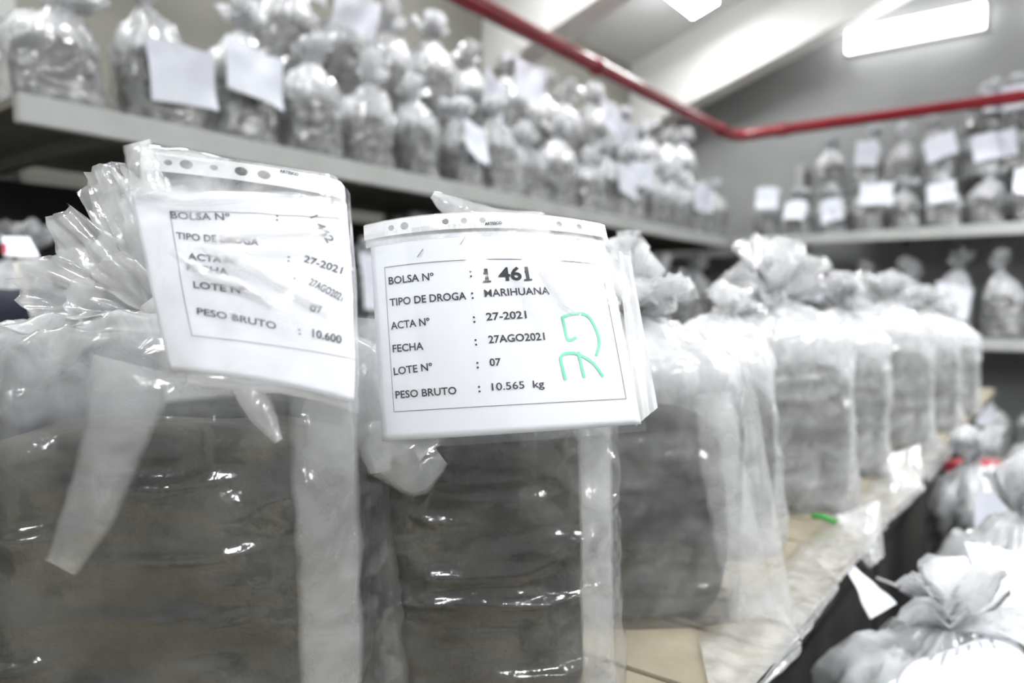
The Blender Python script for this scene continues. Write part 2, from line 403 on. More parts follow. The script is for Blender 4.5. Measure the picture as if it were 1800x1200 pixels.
# ------------------------------------------------------------------ near row of bags
def floor_pt(px, d):                          # a point under pixel column px at depth d, on the platform
    p = FH * d + RH * ((px - 900) / FPX * d); return Vector((p.x, p.y, PLZ))
def near_bag(label, px, d, alpha, Wd, D, Hc, neck, seed, film_mat=F_body, folds=(), hz=(.2, .55), cinset=(.03, .055), ch=None, shoulder=.6, petals=None, crown_hz=.42, lip=.75, res=1.0, npet=11, pl=.13, pw=.075, lean=(0, 0), el=(25, 88), fine=None, herb=None):
    rz = radians(alpha)
    c = floor_pt(px, d); yax = Vector((-sin(rz), cos(rz), 0)); c += yax * (D / 2)
    t = empty('plastic_bag', c, rz); tag(t, label, 'bag', 'bags on the plank platform')
    rnd = random.Random(seed)
    v, f = contents_vf(Wd - cinset[0] - cinset[1], D - .035, ch or Hc - .03, seed, x0=(cinset[0] - cinset[1]) / 2)
    link('contents', mesh('contents', v, f, herb or M_herb), t)
    v, f, h = film_vf(Wd, D, Hc, neck, seed, nu=fine[0] if fine else int(150 * res), nv=fine[1] if fine else int(112 * res), folds=folds, hz=hz, shoulder=shoulder, lip=lip)
    link('bag_film', mesh('bag_film', v, f, film_mat, h), t)
    if petals is None:
        ps = random_petals(rnd, npet, pl, pw, lean, el[0], el[1]) + random_petals(rnd, npet // 2, pl * .8, pw, lean, 60, 89)
    else: ps = petals(t)
    nk = Vector(neck) - Vector((0, 0, .012))
    v, f, h = crown_vf(nk, ps, crown_hz)
    cr = link('gathered_mouth', mesh('gathered_mouth', v, f, F_crown, h), t)
    v, f = neck_tie_vf(neck); link('neck_tie', mesh('neck_tie', v, f, M_twine), t)
    return t
def img_petals(t, lst, depth_skew=0.0):
    """petals given by their reach in the photograph's plane (pixels from the neck), at the neck's own depth"""
    R = Matrix.LocRotScale(None, t.rotation_euler, None).inverted()
    def conv(dd, out):
        for (dx, dy, wpx, back, sd) in lst:
            w3 = RH * dx + UP * (-dy) + FWD * back
            L = w3.length / FPX * dd
            wide = RH * dy * 1.0 + UP * dx + FWD * (0.25 * sin(sd) * w3.length)
            out.append((R @ w3, R @ wide, L, wpx / FPX * dd, sd * 1.7, R @ Vector((0, 0, -.04))))
        return out
    return conv

# bag 1 (left)
B1_FOLDS = [(-.13, .08, .07, -.15, .014, .008), (-.12, .17, .06, .1, .012, .007), (-.02, .15, .07, -.10, .010, .006), (.05, .28, .09, .0, .008, .006), (.01, .35, .09, .02, .009, .007), (.10, .10, .09, .45, .010, .008), (.02, .22, .05, .02, .008, .005), (-.10, .30, .10, .1, .008, .009), (.06, .05, .06, .05, .008, .008)]
def petals1(t):
    lst = [(-95, -240, 105, -20, 1.1), (-160, -165, 92, -10, 2.2), (-225, -72, 112, 0, 3.3), (-50, -235, 90, 40, 4.4), (-125, -205, 70, 60, 5.5), (0, -220, 100, 60, 6.6),
           (60, -180, 100, 60, 7.7), (-195, -118, 80, 60, 8.8), (-90, -120, 90, -40, 9.9), (-130, -50, 80, -40, 10.1), (80, -120, 90, 40, 11.3), (-60, -90, 80, -60, 12.7), (-190, 6, 90, -10, 13.1), (-40, -150, 80, -40, 14.2)]
    return img_petals(t, lst)(.93, [])
bag1 = near_bag('largest frosted bag at far left with a sleeve label wrapped round its corner', 207, .725, -50, .50, .26, .465, (.020, -.06, .528), 11, folds=B1_FOLDS, hz=(.05, .66), fine=(190, 220), petals=petals1, shoulder=.34, cinset=(.02, .03), ch=.40, crown_hz=.58)
# bag 2 (centre)
B2_FOLDS = [(.0, .20, .12, .06, .010, .010), (.06, .165, .10, .05, .009, .006), (-.05, .17, .08, .1, .009, .006), (.08, .08, .07, .12, .010, .006), (-.04, .07, .06, .15, .008, .006), (.0, .13, .05, .2, .007, .005), (-.06, .27, .03, -.3, .007, .005), (.10, .05, .04, .1, .007, .005)]
bag2 = near_bag('dark bag in the middle carrying the flat label numbered 1 461 in front', 846, .895, -51, .370, .24, .43, (-.02, .0, .515), 23, folds=B2_FOLDS, hz=(.045, .66), fine=(180, 220), lip=.3, cinset=(.006, .045), ch=.395, shoulder=.5, npet=12, pl=.13, pw=.08)
bag3 = near_bag('upright bag just right of the label numbered 1 461, with a spiky white mouth', 1160, 1.20, -47, .375, .25, .42, (-.03, .0, .525), 31, hz=(.14, .97), cinset=(.0, .05), ch=.35, shoulder=.62, npet=16, pl=.14, pw=.115, lean=(.15, 0), crown_hz=1.0)
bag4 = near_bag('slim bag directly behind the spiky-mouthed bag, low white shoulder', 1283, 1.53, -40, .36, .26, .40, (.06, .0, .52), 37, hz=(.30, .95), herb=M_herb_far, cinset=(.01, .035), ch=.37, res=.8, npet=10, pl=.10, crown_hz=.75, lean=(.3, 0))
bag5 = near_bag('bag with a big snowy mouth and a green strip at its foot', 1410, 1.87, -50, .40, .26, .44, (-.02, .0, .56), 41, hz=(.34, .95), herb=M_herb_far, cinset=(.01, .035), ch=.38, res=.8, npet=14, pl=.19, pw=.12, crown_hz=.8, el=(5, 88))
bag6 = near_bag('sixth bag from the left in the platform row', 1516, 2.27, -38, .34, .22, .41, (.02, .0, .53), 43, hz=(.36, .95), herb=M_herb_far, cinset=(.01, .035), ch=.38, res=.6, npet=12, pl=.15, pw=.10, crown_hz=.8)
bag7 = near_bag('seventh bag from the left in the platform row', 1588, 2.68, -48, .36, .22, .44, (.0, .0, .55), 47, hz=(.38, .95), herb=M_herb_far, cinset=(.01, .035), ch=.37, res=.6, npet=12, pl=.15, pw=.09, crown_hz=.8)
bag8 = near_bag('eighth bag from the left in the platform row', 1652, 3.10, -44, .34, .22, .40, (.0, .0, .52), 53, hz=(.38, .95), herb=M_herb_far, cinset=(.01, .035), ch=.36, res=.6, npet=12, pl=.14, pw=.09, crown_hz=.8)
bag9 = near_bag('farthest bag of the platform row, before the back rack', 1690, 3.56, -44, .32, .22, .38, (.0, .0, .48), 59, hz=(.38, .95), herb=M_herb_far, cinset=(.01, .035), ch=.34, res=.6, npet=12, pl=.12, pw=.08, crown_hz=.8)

# ------------------------------------------------------------------ sheet-label machinery
def lag(t, a, b, c, tm=0.5):
    return a * ((t - tm) * (t - 1)) / (tm) + b * (t * (t - 1)) / (tm * (tm - 1)) + c * (t * (t - tm)) / (1 - tm)
class Sheet:
    def __init__(s, ctrl, W=.297, H=.21, umax=None, r=.014, nseed=0., amp=0.):
        s.c = [[at(*p) for p in row] for row in ctrl]   # rows: bottom, middle, top; columns left, mid, right
        s.W, s.H, s.umax, s.r, s.amp, s.ns = W, H, umax, r, amp, nseed
    def base(s, a, b):
        rows = [lag(a, *row) for row in s.c]; return lag(b, *rows)
    def P(s, u, v, off=0.0):
        b = v / s.H; lim = s.umax or s.W; uc = min(u, lim)
        a = uc / lim; e = 1e-3
        p = s.base(a, b); du = (s.base(a + e, b) - s.base(a - e, b)).normalized(); dv = (s.base(a, b + e) - s.base(a, b - e)).normalized()
        n = du.cross(dv).normalized()
        if n.dot(CAM - p) < 0: n = -n
        if u > lim:
            x = u - lim; th = min(x / s.r, radians(100)); rest = max(0, x - s.r * radians(100))
            p = p + du * (s.r * sin(th)) - n * (s.r * (1 - cos(th))); d2 = du * cos(th) - n * sin(th); n2 = n * cos(th) + du * sin(th)
            p = p + d2 * rest; n = n2
        if s.amp: p = p + n * (s.amp * (nz(u * 14 + s.ns, v * 14, s.ns) + .5 * nz(u * 40 + s.ns, v * 22, 3)))
        return p + n * off
    def uv(s, px, py):
        best = None; lim = s.umax or s.W
        u, v = lim / 2, s.H / 2
        for it in range(14):
            q = s.P(u, v); x, y = project(q); e = 1e-4
            x1, y1 = project(s.P(u + e, v)); x2, y2 = project(s.P(u, v + e))
            a, b, c, d = (x1 - x) / e, (x2 - x) / e, (y1 - y) / e, (y2 - y) / e
            det = a * d - b * c
            if abs(det) < 1e-6: break
            rx, ry = px - x, py - y
            u += (rx * d - ry * b) / det; v += (ry * a - rx * c) / det
            u = min(max(u, -.05), lim * 1.02); v = min(max(v, -.05), s.H * 1.25)
        return u, v
    def patch(s, u0, u1, v0, v1, nu, nv, off):
        V = [s.P(u0 + (u1 - u0) * i / (nu - 1), v0 + (v1 - v0) * j / (nv - 1), off) for j in range(nv) for i in range(nu)]
        return V, grid_f(nu, nv)
def solid_patch(sh, u0, u1, v0, v1, nu, nv, off, th):
    V1, F1 = sh.patch(u0, u1, v0, v1, nu, nv, off); V2, _ = sh.patch(u0, u1, v0, v1, nu, nv, off - th)
    n = len(V1); F = F1 + [tuple(i + n for i in f[::-1]) for f in F1]
    rim = [i for i in range(nu)] + [j * nu + nu - 1 for j in range(1, nv)] + [(nv - 1) * nu + i for i in range(nu - 2, -1, -1)] + [j * nu for j in range(nv - 2, 0, -1)]
    for k in range(len(rim)):
        a, b = rim[k], rim[(k + 1) % len(rim)]; F.append((a + n, b + n, b, a))
    return V1 + V2, F
_txt = {}
def text_geo(s, bold=0.0):
    if (s, bold) in _txt: return _txt[(s, bold)]
    cu = bpy.data.curves.new('t', 'FONT'); cu.body = s; cu.size = 1; cu.offset = bold; cu.resolution_u = 3
    ob = bpy.data.objects.new('t', cu); COL.objects.link(ob)
    dg = bpy.context.evaluated_depsgraph_get(); me = bpy.data.meshes.new_from_object(ob.evaluated_get(dg))
    V = [v.co.copy() for v in me.vertices]; F = [tuple(p.vertices) for p in me.polygons]
    bpy.data.objects.remove(ob); bpy.data.curves.remove(cu); bpy.data.meshes.remove(me)
    _txt[(s, bold)] = (V, F); return V, F
def put_text(sh, s, p0, p1, capmm, acc, bold=.012, off=.0007, fit=True):
    """text from pixel p0 to p1 along its baseline, lying in the sheet's own plane"""
    V, F = text_geo(s, bold); u0, v0 = sh.uv(*p0); u1, v1 = sh.uv(*p1)
    du, dv = u1 - u0, v1 - v0; L = sqrt(du * du + dv * dv)
    xs = [v.x for v in V]; w = max(xs) - min(xs); x0 = min(xs)
    cap = capmm / 1000 / .70; k = L / w if fit else cap
    du, dv = du / L, dv / L; n = len(acc[0])
    for v in V:
        a, b = (v.x - x0) * k, v.y * cap
        acc[0].append(sh.P(u0 + a * du - b * dv, v0 + a * dv + b * du, off))
    acc[1].extend(tuple(i + n for i in f) for f in F)
def put_line(sh, pts, w, acc, off=.0006, uvpts=False, sub=8):
    q = pts if uvpts else [sh.uv(*p) for p in pts]
    # Catmull-Rom through the points
    out = []
    for i in range(len(q) - 1):
        p0, p1, p2, p3 = q[max(i - 1, 0)], q[i], q[i + 1], q[min(i + 2, len(q) - 1)]
        for k in range(sub + (i == len(q) - 2)):
            t = k / sub
            out.append(tuple(.5 * (2 * p1[c] + (p2[c] - p0[c]) * t + (2 * p0[c] - 5 * p1[c] + 4 * p2[c] - p3[c]) * t * t + (3 * p1[c] - p0[c] - 3 * p2[c] + p3[c]) * t ** 3) for c in (0, 1)))
    n = len(acc[0])
    for i, p in enumerate(out):
        a, b = out[max(i - 1, 0)], out[min(i + 1, len(out) - 1)]
        dx, dy = b[0] - a[0], b[1] - a[1]; L = sqrt(dx * dx + dy * dy) or 1
        for sgn in (-1, 1): acc[0].append(sh.P(p[0] - dy / L * w / 2 * sgn, p[1] + dx / L * w / 2 * sgn, off))
    for i in range(len(out) - 1): acc[1].append((n + 2 * i, n + 2 * i + 1, n + 2 * i + 3, n + 2 * i + 2))
def strip_with_holes(sh, u0, u1, v0, v1, holes, off):
    """white punched edge of a document sleeve: real round openings"""
    V, F, h = [], [], (v1 - v0)
    cells = []; x = u0
    for (hu, hr) in sorted(holes):
        a, b = hu - h / 2, hu + h / 2
        if a > x: cells.append((x, a, None))
        cells.append((max(a, x), b, (hu, hr))); x = b
    cells.append((x, u1, None))
    for (a, b, hole) in cells:
        if hole is None:
            m = max(2, int((b - a) / .008)); n = len(V)
            for j in range(3):
                for i in range(m): V.append((a + (b - a) * i / (m - 1), v0 + h * j / 2))
            F += grid_f(m, 3, off=n)
        else:
            n = len(V); N = 24; cv = (v0 + v1) / 2
            for k in range(N):
                t = 2 * pi * k / N; c, s_ = cos(t), sin(t); m = max(abs(c), abs(s_))
                V.append((hole[0] + hole[1] * c * 1.25, cv + hole[1] * s_))
                V.append((min(b, max(a, hole[0] + c / m * h / 2)), cv + s_ / m * h / 2))
            for k in range(N):
                q = (k + 1) % N; F.append((n + 2 * k, n + 2 * k + 1, n + 2 * q + 1, n + 2 * q))
    return [sh.P(u, v, off) for u, v in V], F
def sub(name, V, F, mat, root, parent, hz=None, smooth=True):
    """world-space vertices -> child mesh; parent may be the thing or one of its parts (all share the thing's frame)"""
    h = None if hz is None else ([hz] * len(V) if isinstance(hz, float) else hz)
    return link(name, mesh(name, to_local(V, root), F, mat, h, smooth), parent)

FORM = ['BOLSA Nº', 'TIPO DE DROGA', 'ACTA Nº', 'FECHA', 'LOTE Nº', 'PESO BRUTO']
# ---- label of bag 2
dL, dM, dR = .780, .775, .845
sh2 = Sheet([[(672, 775, dL), (898, 762, dM), (1127, 745, dR)],
             [(661, 600, dL), (879, 585, dM), (1096, 584, dR)],
             [(651, 427, dL + .012), (860, 407, dM + .012), (1062, 424, dR + .03)]])
V, F = solid_patch(sh2, 0, .297, 0, .21, 40, 28, 0, .0003)
pap2 = sub('label_paper', V, F, M_paper, bag2, bag2); pap2['label'] = 'white printed form with black type and a green handwritten number'
acc = ([], [])
T2 = [(684, 500, 763, 492), (686, 538, 820, 526), (688, 579, 756, 571), (691, 619, 745, 614), (693, 659, 761, 650), (696, 700, 803, 692)]
for s, q in zip(FORM, T2): put_text(sh2, s, q[:2], q[2:], 7.6, acc, bold=.018)
for (x, y) in [(828, 487), (831, 525), (834, 567), (837, 607), (840, 647), (843, 689)]:
    put_text(sh2, ':', (x - 2, y), (x + 2, y - .3), 9.5, acc, bold=.02, fit=True)
for s, q, cap, bd in [('1 461', (853.5, 495, 931, 491), 13.2, .028), ('MARIHUANA', (852, 522, 966, 517), 7.6, .010), ('27-2021', (855, 563, 926, 559), 7.6, .02),
                      ('27AGO2021', (859, 603, 958, 597), 7.6, .02), ('07', (861, 643, 881, 642), 7.6, .02), ('10.565  kg', (865, 686, 957, 680), 7.6, .010)]:
    put_text(sh2, s, q[:2], q[2:], cap, acc, bold=bd)
for ln in ([(849, 495.2), (863, 494.4)], [(850, 481.5), (855, 476.8)], [(921, 492.2), (935, 491.4)], [(922, 478.6), (927, 474)]): put_line(sh2, ln, .0019, acc, off=.00075)
sub('printed_text', *acc, M_ink, bag2, pap2, smooth=False)
acc = ([], [])
bl, brr, tr_, tl = sh2.uv(693, 726), sh2.uv(1100, 698), None, sh2.uv(678, 470)
ub0, ub1, vb0, vb1 = bl[0], brr[0], (bl[1] + brr[1]) / 2, tl[1]
for a, b in [((ub0, vb0), (ub1, vb0)), ((ub1, vb0), (ub1, vb1)), ((ub1, vb1), (ub0, vb1)), ((ub0, vb1), (ub0, vb0))]:
    put_line(sh2, [a, b], .0007, acc, uvpts=True, sub=30)
sub('printed_frame', *acc, M_ink_soft, bag2, pap2, smooth=False)
acc = ([], [])
put_line(sh2, [(988, 556), (993, 578), (998, 597), (1013, 593)], .0030, acc)
put_line(sh2, [(989, 557), (1010, 551), (1032, 555), (1046, 576), (1053, 600), (1048, 625)], .0030, acc, off=.0007)
put_line(sh2, [(994, 668), (989, 648), (986, 626), (1004, 620), (1024, 626), (1044, 640), (1060, 662)], .0030, acc, off=.0008)
put_line(sh2, [(1016, 618), (1021, 640), (1027, 664)], .0030, acc, off=.0009)
o = sub('marker_number', *acc, M_green, bag2, pap2, smooth=False); o['label'] = 'green handwritten seventy-five turned sideways'
for p, q in [((745, 439), (735, 453)), ((818, 416), (809, 431))]:
    acc = ([], []); put_line(sh2, [p, q], .0011, acc, off=.0036); sub('staple', *acc, M_metal, bag2, pap2, smooth=False)
hz_s = []
V, F = sh2.patch(-.006, .301, -.008, .218, 50, 34, .003)
for j in range(34):
    for i in range(50): hz_s.append(.03)
sl2 = sub('label_sleeve', V, F, F_sleeve, bag2, bag2, hz_s)
hol = [(sh2.uv(690, 409)[0], .0030), (sh2.uv(713, 407)[0], .0040)] + [(.075 + .022 * k, .0030) for k in range(1, 4)] + [(.235, .0030), (.262, .0030)]
V, F = strip_with_holes(sh2, -.006, .301, .213, .229, hol, .003)
sub('punched_edge', V, F, F_sleeve_glare, bag2, sl2, .80)
V, F = sh2.patch(-.006, .301, .205, .231, 50, 5, .0005); sub('sleeve_back', V, F, F_sleeve, bag2, sl2, .5)
for p, q in (((851, 398), (880, 396)), ((1008, 424), (1034, 435))):
    acc = ([], []); put_text(sh2, 'ARTESCO', p, q, 3.0, acc, bold=.03, off=.0042)
    sub('sleeve_brand_mark', *acc, M_ink, bag2, sl2, smooth=False)
def ribbon(pts, widths, root, parent, name, mat, hz, dep, bulge=.006, nu=11, sd=1.0, sub_n=9, soft=.15):
    """a soft pleat of film: centre line and widths in photo pixels, at the depth of the thing it lies on"""
    q = [(p[0], p[1], p[2] if len(p) > 2 else dep, w) for p, w in zip(pts, widths)]; out = []
    for i in range(len(q) - 1):
        p0, p1, p2, p3 = q[max(i - 1, 0)], q[i], q[i + 1], q[min(i + 2, len(q) - 1)]
        for k in range(sub_n + (i == len(q) - 2)):
            t = k / sub_n
            out.append([.5 * (2 * p1[c] + (p2[c] - p0[c]) * t + (2 * p0[c] - 5 * p1[c] + 4 * p2[c] - p3[c]) * t * t + (3 * p1[c] - p0[c] - 3 * p2[c] + p3[c]) * t ** 3) for c in range(4)])
    V, H = [], []
    for i, p in enumerate(out):
        a, b = out[max(i - 1, 0)], out[min(i + 1, len(out) - 1)]
        dx, dy = b[0] - a[0], b[1] - a[1]; L = sqrt(dx * dx + dy * dy) or 1
        for k in range(nu):
            x = 2 * k / (nu - 1) - 1
            dd = p[2] - bulge * (1 - x * x) + .35 * bulge * nz(i * .35 + sd, x * 1.7, sd)
            ww = p[3] / 2 * (1 + .12 * nz(i * .3, sd, x))
            V.append(at(p[0] - dy / L * ww * x, p[1] + dx / L * ww * x, dd)); H.append(hz * (1 - x * x) ** soft * (min(1, 4 * i / len(out), 4 * (len(out) - 1 - i) / len(out)) if soft > .5 else 1))
    return sub(name, V, grid_f(nu, len(out)), mat, root, parent, H)
ribbon([(925, 378), (948, 425), (972, 480), (1000, 530), (1020, 556)], [70, 62, 52, 40, 22], bag2, sl2, 'sleeve_crease_glare', F_sleeve_glare, .95, .772, .003, sd=2.0, soft=1.0)  # hazy strips over the form, glare put into the film's whiteness
ribbon([(985, 415), (1040, 448), (1085, 492), (1110, 545)], [40, 55, 46, 20], bag2, sl2, 'sleeve_crease_glare', F_sleeve_glare, .7, .800, .003, sd=5.0, soft=1.0)
# loose film of bag 2 left below its label, and behind the label top
ribbon([(705, 735, .80), (712, 790, .79), (735, 825, .80), (775, 800, .81)], [120, 150, 90, 40], bag2, bag2, 'loose_film_corner', F_crown, .34, .80, .012, sd=7.)
ribbon([(650, 560, .86), (640, 660, .85), (655, 760, .84), (668, 830, .83)], [60, 80, 80, 40], bag2, bag2, 'loose_film_corner', F_crown, .42, .85, .012, sd=9.)
ribbon([(760, 342, .84), (800, 366, .83), (870, 384, .83), (950, 386, .83)], [16, 44, 40, 30], bag2, bag2, 'loose_film_corner', F_crown, .6, .83, .01, sd=11.)

ribbon([(1044, 690, .868), (1048, 900, .868), (1050, 1040, .868), (1056, 1260, .868)], [66, 60, 60, 64], bag2, bag2, 'gusset_fold', F_crown, .36, .868, .006, sd=13.)
drape_pts = [(1085, 440, .90), (1108, 452, .90), (1156, 716, .885), (1118, 748, .885)]
# ---- label of bag 1
sh1 = Sheet([[(300, 650, .645), (455, 668, .632), (606, 703, .650)],
             [(263, 495, .665), (428, 505, .650), (598, 520, .660)],
             [(228, 335, .695), (410, 338, .690), (588, 345, .700)]], umax=.172, r=.012, nseed=4.2, amp=.0025)
V, F = solid_patch(sh1, 0, .26, 0, .21, 64, 32, 0, .0003)
pap1 = sub('label_paper', V, F, M_paper, bag1, bag1); pap1['label'] = 'creased white printed form bent round the bag'
acc = ([], [])
T1 = [(301, 384, 405, 388), (311, 420, 455, 432), (331, 456, 420, 464), (329, 474, 402, 484), (341, 506, 433, 517), (347, 552, 486, 579)]
for s, q in zip(FORM, T1): put_text(sh1, s, q[:2], q[2:], 7.6, acc, bold=.018)
for (x, y) in [(487, 388), (507, 460), (518, 498), (527, 588)]: put_text(sh1, ':', (x - 2, y), (x + 2.5, y + .6), 9.0, acc, bold=.02)
for s, q, cap, bd in [('27-2021', (533, 460, 600, 482), 7.6, .02), ('27AGO2021', (542, 500, 600, 530), 7.6, .02), ('07', (545, 547, 567, 551), 7.6, .02), ('10.600', (549, 592, 600, 604), 8.2, .025), ('1 462', (545, 382, 576, 428), 7.5, .012)]:
    put_text(sh1, s, q[:2], q[2:], cap, acc, bold=bd)
sub('printed_text', *acc, M_ink_mid, bag1, pap1, smooth=False)
acc = ([], [])
a0, a1 = sh1.uv(338, 590), sh1.uv(322, 362)
for a, b in [((a0[0], a0[1]), (.25, a0[1])), ((a0[0], a0[1]), (a0[0], .187)), ((a0[0], .187), (.25, .187))]: put_line(sh1, [a, b], .0007, acc, uvpts=True, sub=40)
sub('printed_frame', *acc, M_ink_soft, bag1, pap1, smooth=False)
acc = ([], []); put_line(sh1, [(430, 318), (416, 329)], .0011, acc, off=.0036); sub('staple', *acc, M_metal, bag1, pap1, smooth=False)
V, F = sh1.patch(-.006, .262, -.010, .222, 60, 34, .004)
sl1 = sub('label_sleeve', V, F, F_sleeve, bag1, bag1, [.14 * (1 + nz((i % 60) * .12, (i // 60) * .3, 2)) for i in range(len(V))])
sp1 = Sheet([[(252, 300, .690), (420, 318, .690), (584, 345, .695)],
             [(252, 283, .692), (420, 302, .692), (584, 330, .697)],
             [(252, 266, .694), (420, 287, .694), (582, 314, .699)]], W=.18, H=.02, umax=.172, r=.01)
hol = [(sp1.uv(x, y)[0], r) for x, y, r in [(297, 287, .0030), (329, 289, .0048), (377, 294, .0030), (425, 299, .0048), (465, 302, .0048)]]
V, F = strip_with_holes(sp1, 0, .19, .0, .02, hol, .002)
sub('punched_edge', V, F, F_sleeve_glare, bag1, sl1, .80)
V, F = sp1.patch(-.004, .19, -.022, .026, 40, 8, -.003); sub('sleeve_back', V, F, F_sleeve, bag1, sl1, .55)
acc = ([], []); put_text(sp1, 'ARTESCO', (493, 305), (526, 312), 3.4, acc, bold=.035, off=.0032)
sub('sleeve_brand_mark', *acc, M_ink, bag1, sl1, smooth=False)
ribbon([(240, 250, .70), (250, 290, .69), (262, 340, .685)], [52, 60, 70], bag1, sl1, 'sleeve_corner', F_crown, .5, .69, .01, sd=3.)
ribbon([(262, 262, .69), (330, 272, .69), (400, 284, .69)], [14, 18, 12], bag1, sl1, 'sleeve_crease_glare', F_sleeve, .35, .69, .006, sd=4.)
for k, (pts, w, h) in enumerate([
    ([(240, 340), (330, 350), (440, 346), (560, 344)], [22, 26, 22, 14], .6),
    ([(360, 425), (440, 412), (520, 405), (590, 412)], [16, 30, 32, 20], .8),
    ([(330, 430), (420, 455), (500, 500), (590, 560)], [26, 36, 34, 22], .65),
    ([(300, 440), (360, 480), (420, 500), (480, 540)], [14, 26, 26, 12], .6)]):
    ribbon(pts, w, bag1, sl1, 'sleeve_crease_glare', F_sleeve_glare, h, .640 if k != 0 else .672, .003, sd=20. + k, soft=1.0)  # whitish fold strips that wash out the type like glare
ribbon([(235, 640, .66), (205, 760, .645), (160, 890, .64), (106, 998, .645)], [165, 120, 100, 60], bag1, bag1, 'loose_film_tail', F_crown, .26, .65, .006, sd=31.)
ribbon([(430, 672, .655), (462, 730, .65), (490, 775, .65)], [60, 50, 18], bag1, bag1, 'loose_film_corner', F_crown, .45, .65, .008, sd=33.)
ribbon([(330, 668, .652), (420, 676, .648), (520, 686, .648), (612, 712, .66)], [18, 22, 22, 18], bag1, sl1, 'sleeve_edge_fold', F_sleeve_glare, .45, .65, .004, sd=35.)

ribbon([(564, 610, .690), (572, 850, .690), (580, 1020, .690), (584, 1260, .690)], [120, 122, 116, 110], bag1, bag1, 'gusset_fold', F_crown, .30, .69, .008, sd=37.)
ribbon([(1255, 690, 1.17), (1272, 820, 1.17), (1300, 960, 1.17), (1325, 1085, 1.17)], [70, 80, 90, 80], bag3, bag3, 'gusset_fold', F_crown, .30, 1.17, .008, sd=39.)
# ---- loose film skirts, paper corner, twine and green strip along the row
def drape(root, pts4, name, mat, hz, sd, nu=16, nv=14, amp=.012, fade=False):
    A, B, C, D = [Vector(p) for p in pts4]; V, H = [], []
    for j in range(nv):
        for i in range(nu):
            a, b = i / (nu - 1), j / (nv - 1)
            p = (A * (1 - a) + B * a) * (1 - b) + (D * (1 - a) + C * a) * b
            n = (B - A).cross(D - A).normalized()
            p = p + n * amp * (nz(a * 3 + sd, b * 3, sd) + .5 * nz(a * 8 + sd, b * 5, 2))
            V.append(p); H.append(hz * (sst(0, .35, b) if fade else 1))
    return sub(name, V, grid_f(nu, nv), mat, root, root, H)
def on_top(px, py, h=.008):
    r = FWD + RH * ((px - 900) / FPX) + UP * ((600 - py) / FPX); return CAM + r * ((PLZ + h - CAM_H) / r.z)
def skirt(root, pts, sd, hz=.40):
    P = [on_top(*p) for p in pts]
    o_ = Vector((0, -.008, -.002)); P[2] += o_; P[3] += o_
    q = drape(root, P, 'loose_film_skirt', F_crown, hz, sd, amp=.006, fade=True)
    dn = Vector((0, -.004, -.024)); sg = Vector((.02, 0, .01))
    drape(root, [P[3], P[2], P[2] + dn, P[3] + dn + sg], 'loose_film_hem', F_crown, hz, sd + 1, amp=.006)
    return q
drape(bag3, [at(1310, 640, 1.27), at(1330, 700, 1.27), at(1398, 1100, 1.22), at(1300, 1070, 1.22)], 'loose_film_edge', F_crown, .35, 5., amp=.008)
drape(bag2, [at(*p) for p in drape_pts], 'sleeve_back_sheet', F_sleeve_glare, .8, 17., amp=.004)
skirt(bag3, [(1225, 1105), (1345, 1030), (1396, 1112), (1250, 1270)], 3.)
skirt(bag4, [(1330, 1050), (1405, 950), (1464, 1008), (1390, 1112)], 7.)
skirt(bag5, [(1405, 960), (1490, 870), (1550, 908), (1462, 1012)], 9.)
skirt(bag6, [(1500, 875), (1560, 815), (1615, 848), (1548, 912)], 11.)
skirt(bag7, [(1575, 800), (1630, 758), (1672, 780), (1624, 842)], 13.)
drape(bag5, [at(1470, 905, 1.80), at(1545, 880, 1.86), at(1555, 975, 1.66), at(1530, 1000, 1.60)], 'loose_film_edge', F_crown, .5, 9.)
drape(bag6, [at(1560, 800, 2.24), at(1618, 780, 2.28), at(1626, 860, 2.18), at(1570, 880, 2.10)], 'loose_film_edge', F_crown, .5, 11.)
V, F = tube_vf([at(1426, 906, 1.78), at(1446, 908, 1.77), at(1469, 917, 1.77)], .007, 8)
link('green_strip', mesh('green_strip', to_local(V, bag5), F, M_greentape), bag5)['label'] = 'bright green tape strip'
pc = [at(1482, 985, 1.63), at(1497, 990, 1.63), at(1576, 1060, 1.55), at(1530, 1088, 1.52)]
bm_o = drape(bag5, pc, 'paper_corner', M_paper_far, .5, 15., amp=.006); bm_o['label'] = 'white paper corner hanging over the platform edge'
V, F = tube_vf([at(1540, 1015, 1.60), at(1590, 1034, 1.62), at(1645, 1055, 1.66)], .0025, 6)
link('loose_string', mesh('loose_string', to_local(V, bag5), F, M_twine), bag5)

# ------------------------------------------------------------------ small sack variants for racks and floor pile (shared meshes)
def variant(seed, Wd, D, Hc, neckz):
    rnd = random.Random(seed)
    neck = (rnd.uniform(-.04, .04), rnd.uniform(-.04, .02), neckz)
    v, f, h = film_vf(Wd, D, Hc, neck, seed, nu=52, nv=44, amp=2.0, n=2.6, lip=.3, shoulder=.75, hz=(.28, .95), kpl=7, bulge=.04, taper=.12)
    a = mesh('bag_film', v, f, F_far, h)
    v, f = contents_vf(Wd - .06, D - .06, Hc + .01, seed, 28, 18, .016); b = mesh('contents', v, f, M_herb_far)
    ps = random_petals(rnd, 10, .15, .12, (rnd.uniform(-.2, .2), rnd.uniform(-.5, .1)), 30, 88)
    v, f, h = crown_vf(Vector(neck) - Vector((0, 0, .01)), ps, 1.0, 14, 8); c = mesh('gathered_mouth', v, f, F_far, h)
    return dict(film=a, contents=b, crown=c, W=Wd, D=D, H=Hc, neck=neck)
VAR = [variant(101 + k, *q) for k, q in enumerate([(.29, .27, .25, .39), (.28, .28, .27, .42), (.30, .27, .22, .33), (.27, .27, .28, .45), (.29, .28, .23, .39), (.24, .24, .25, .39), (.23, .24, .22, .36), (.24, .23, .21, .34)])]
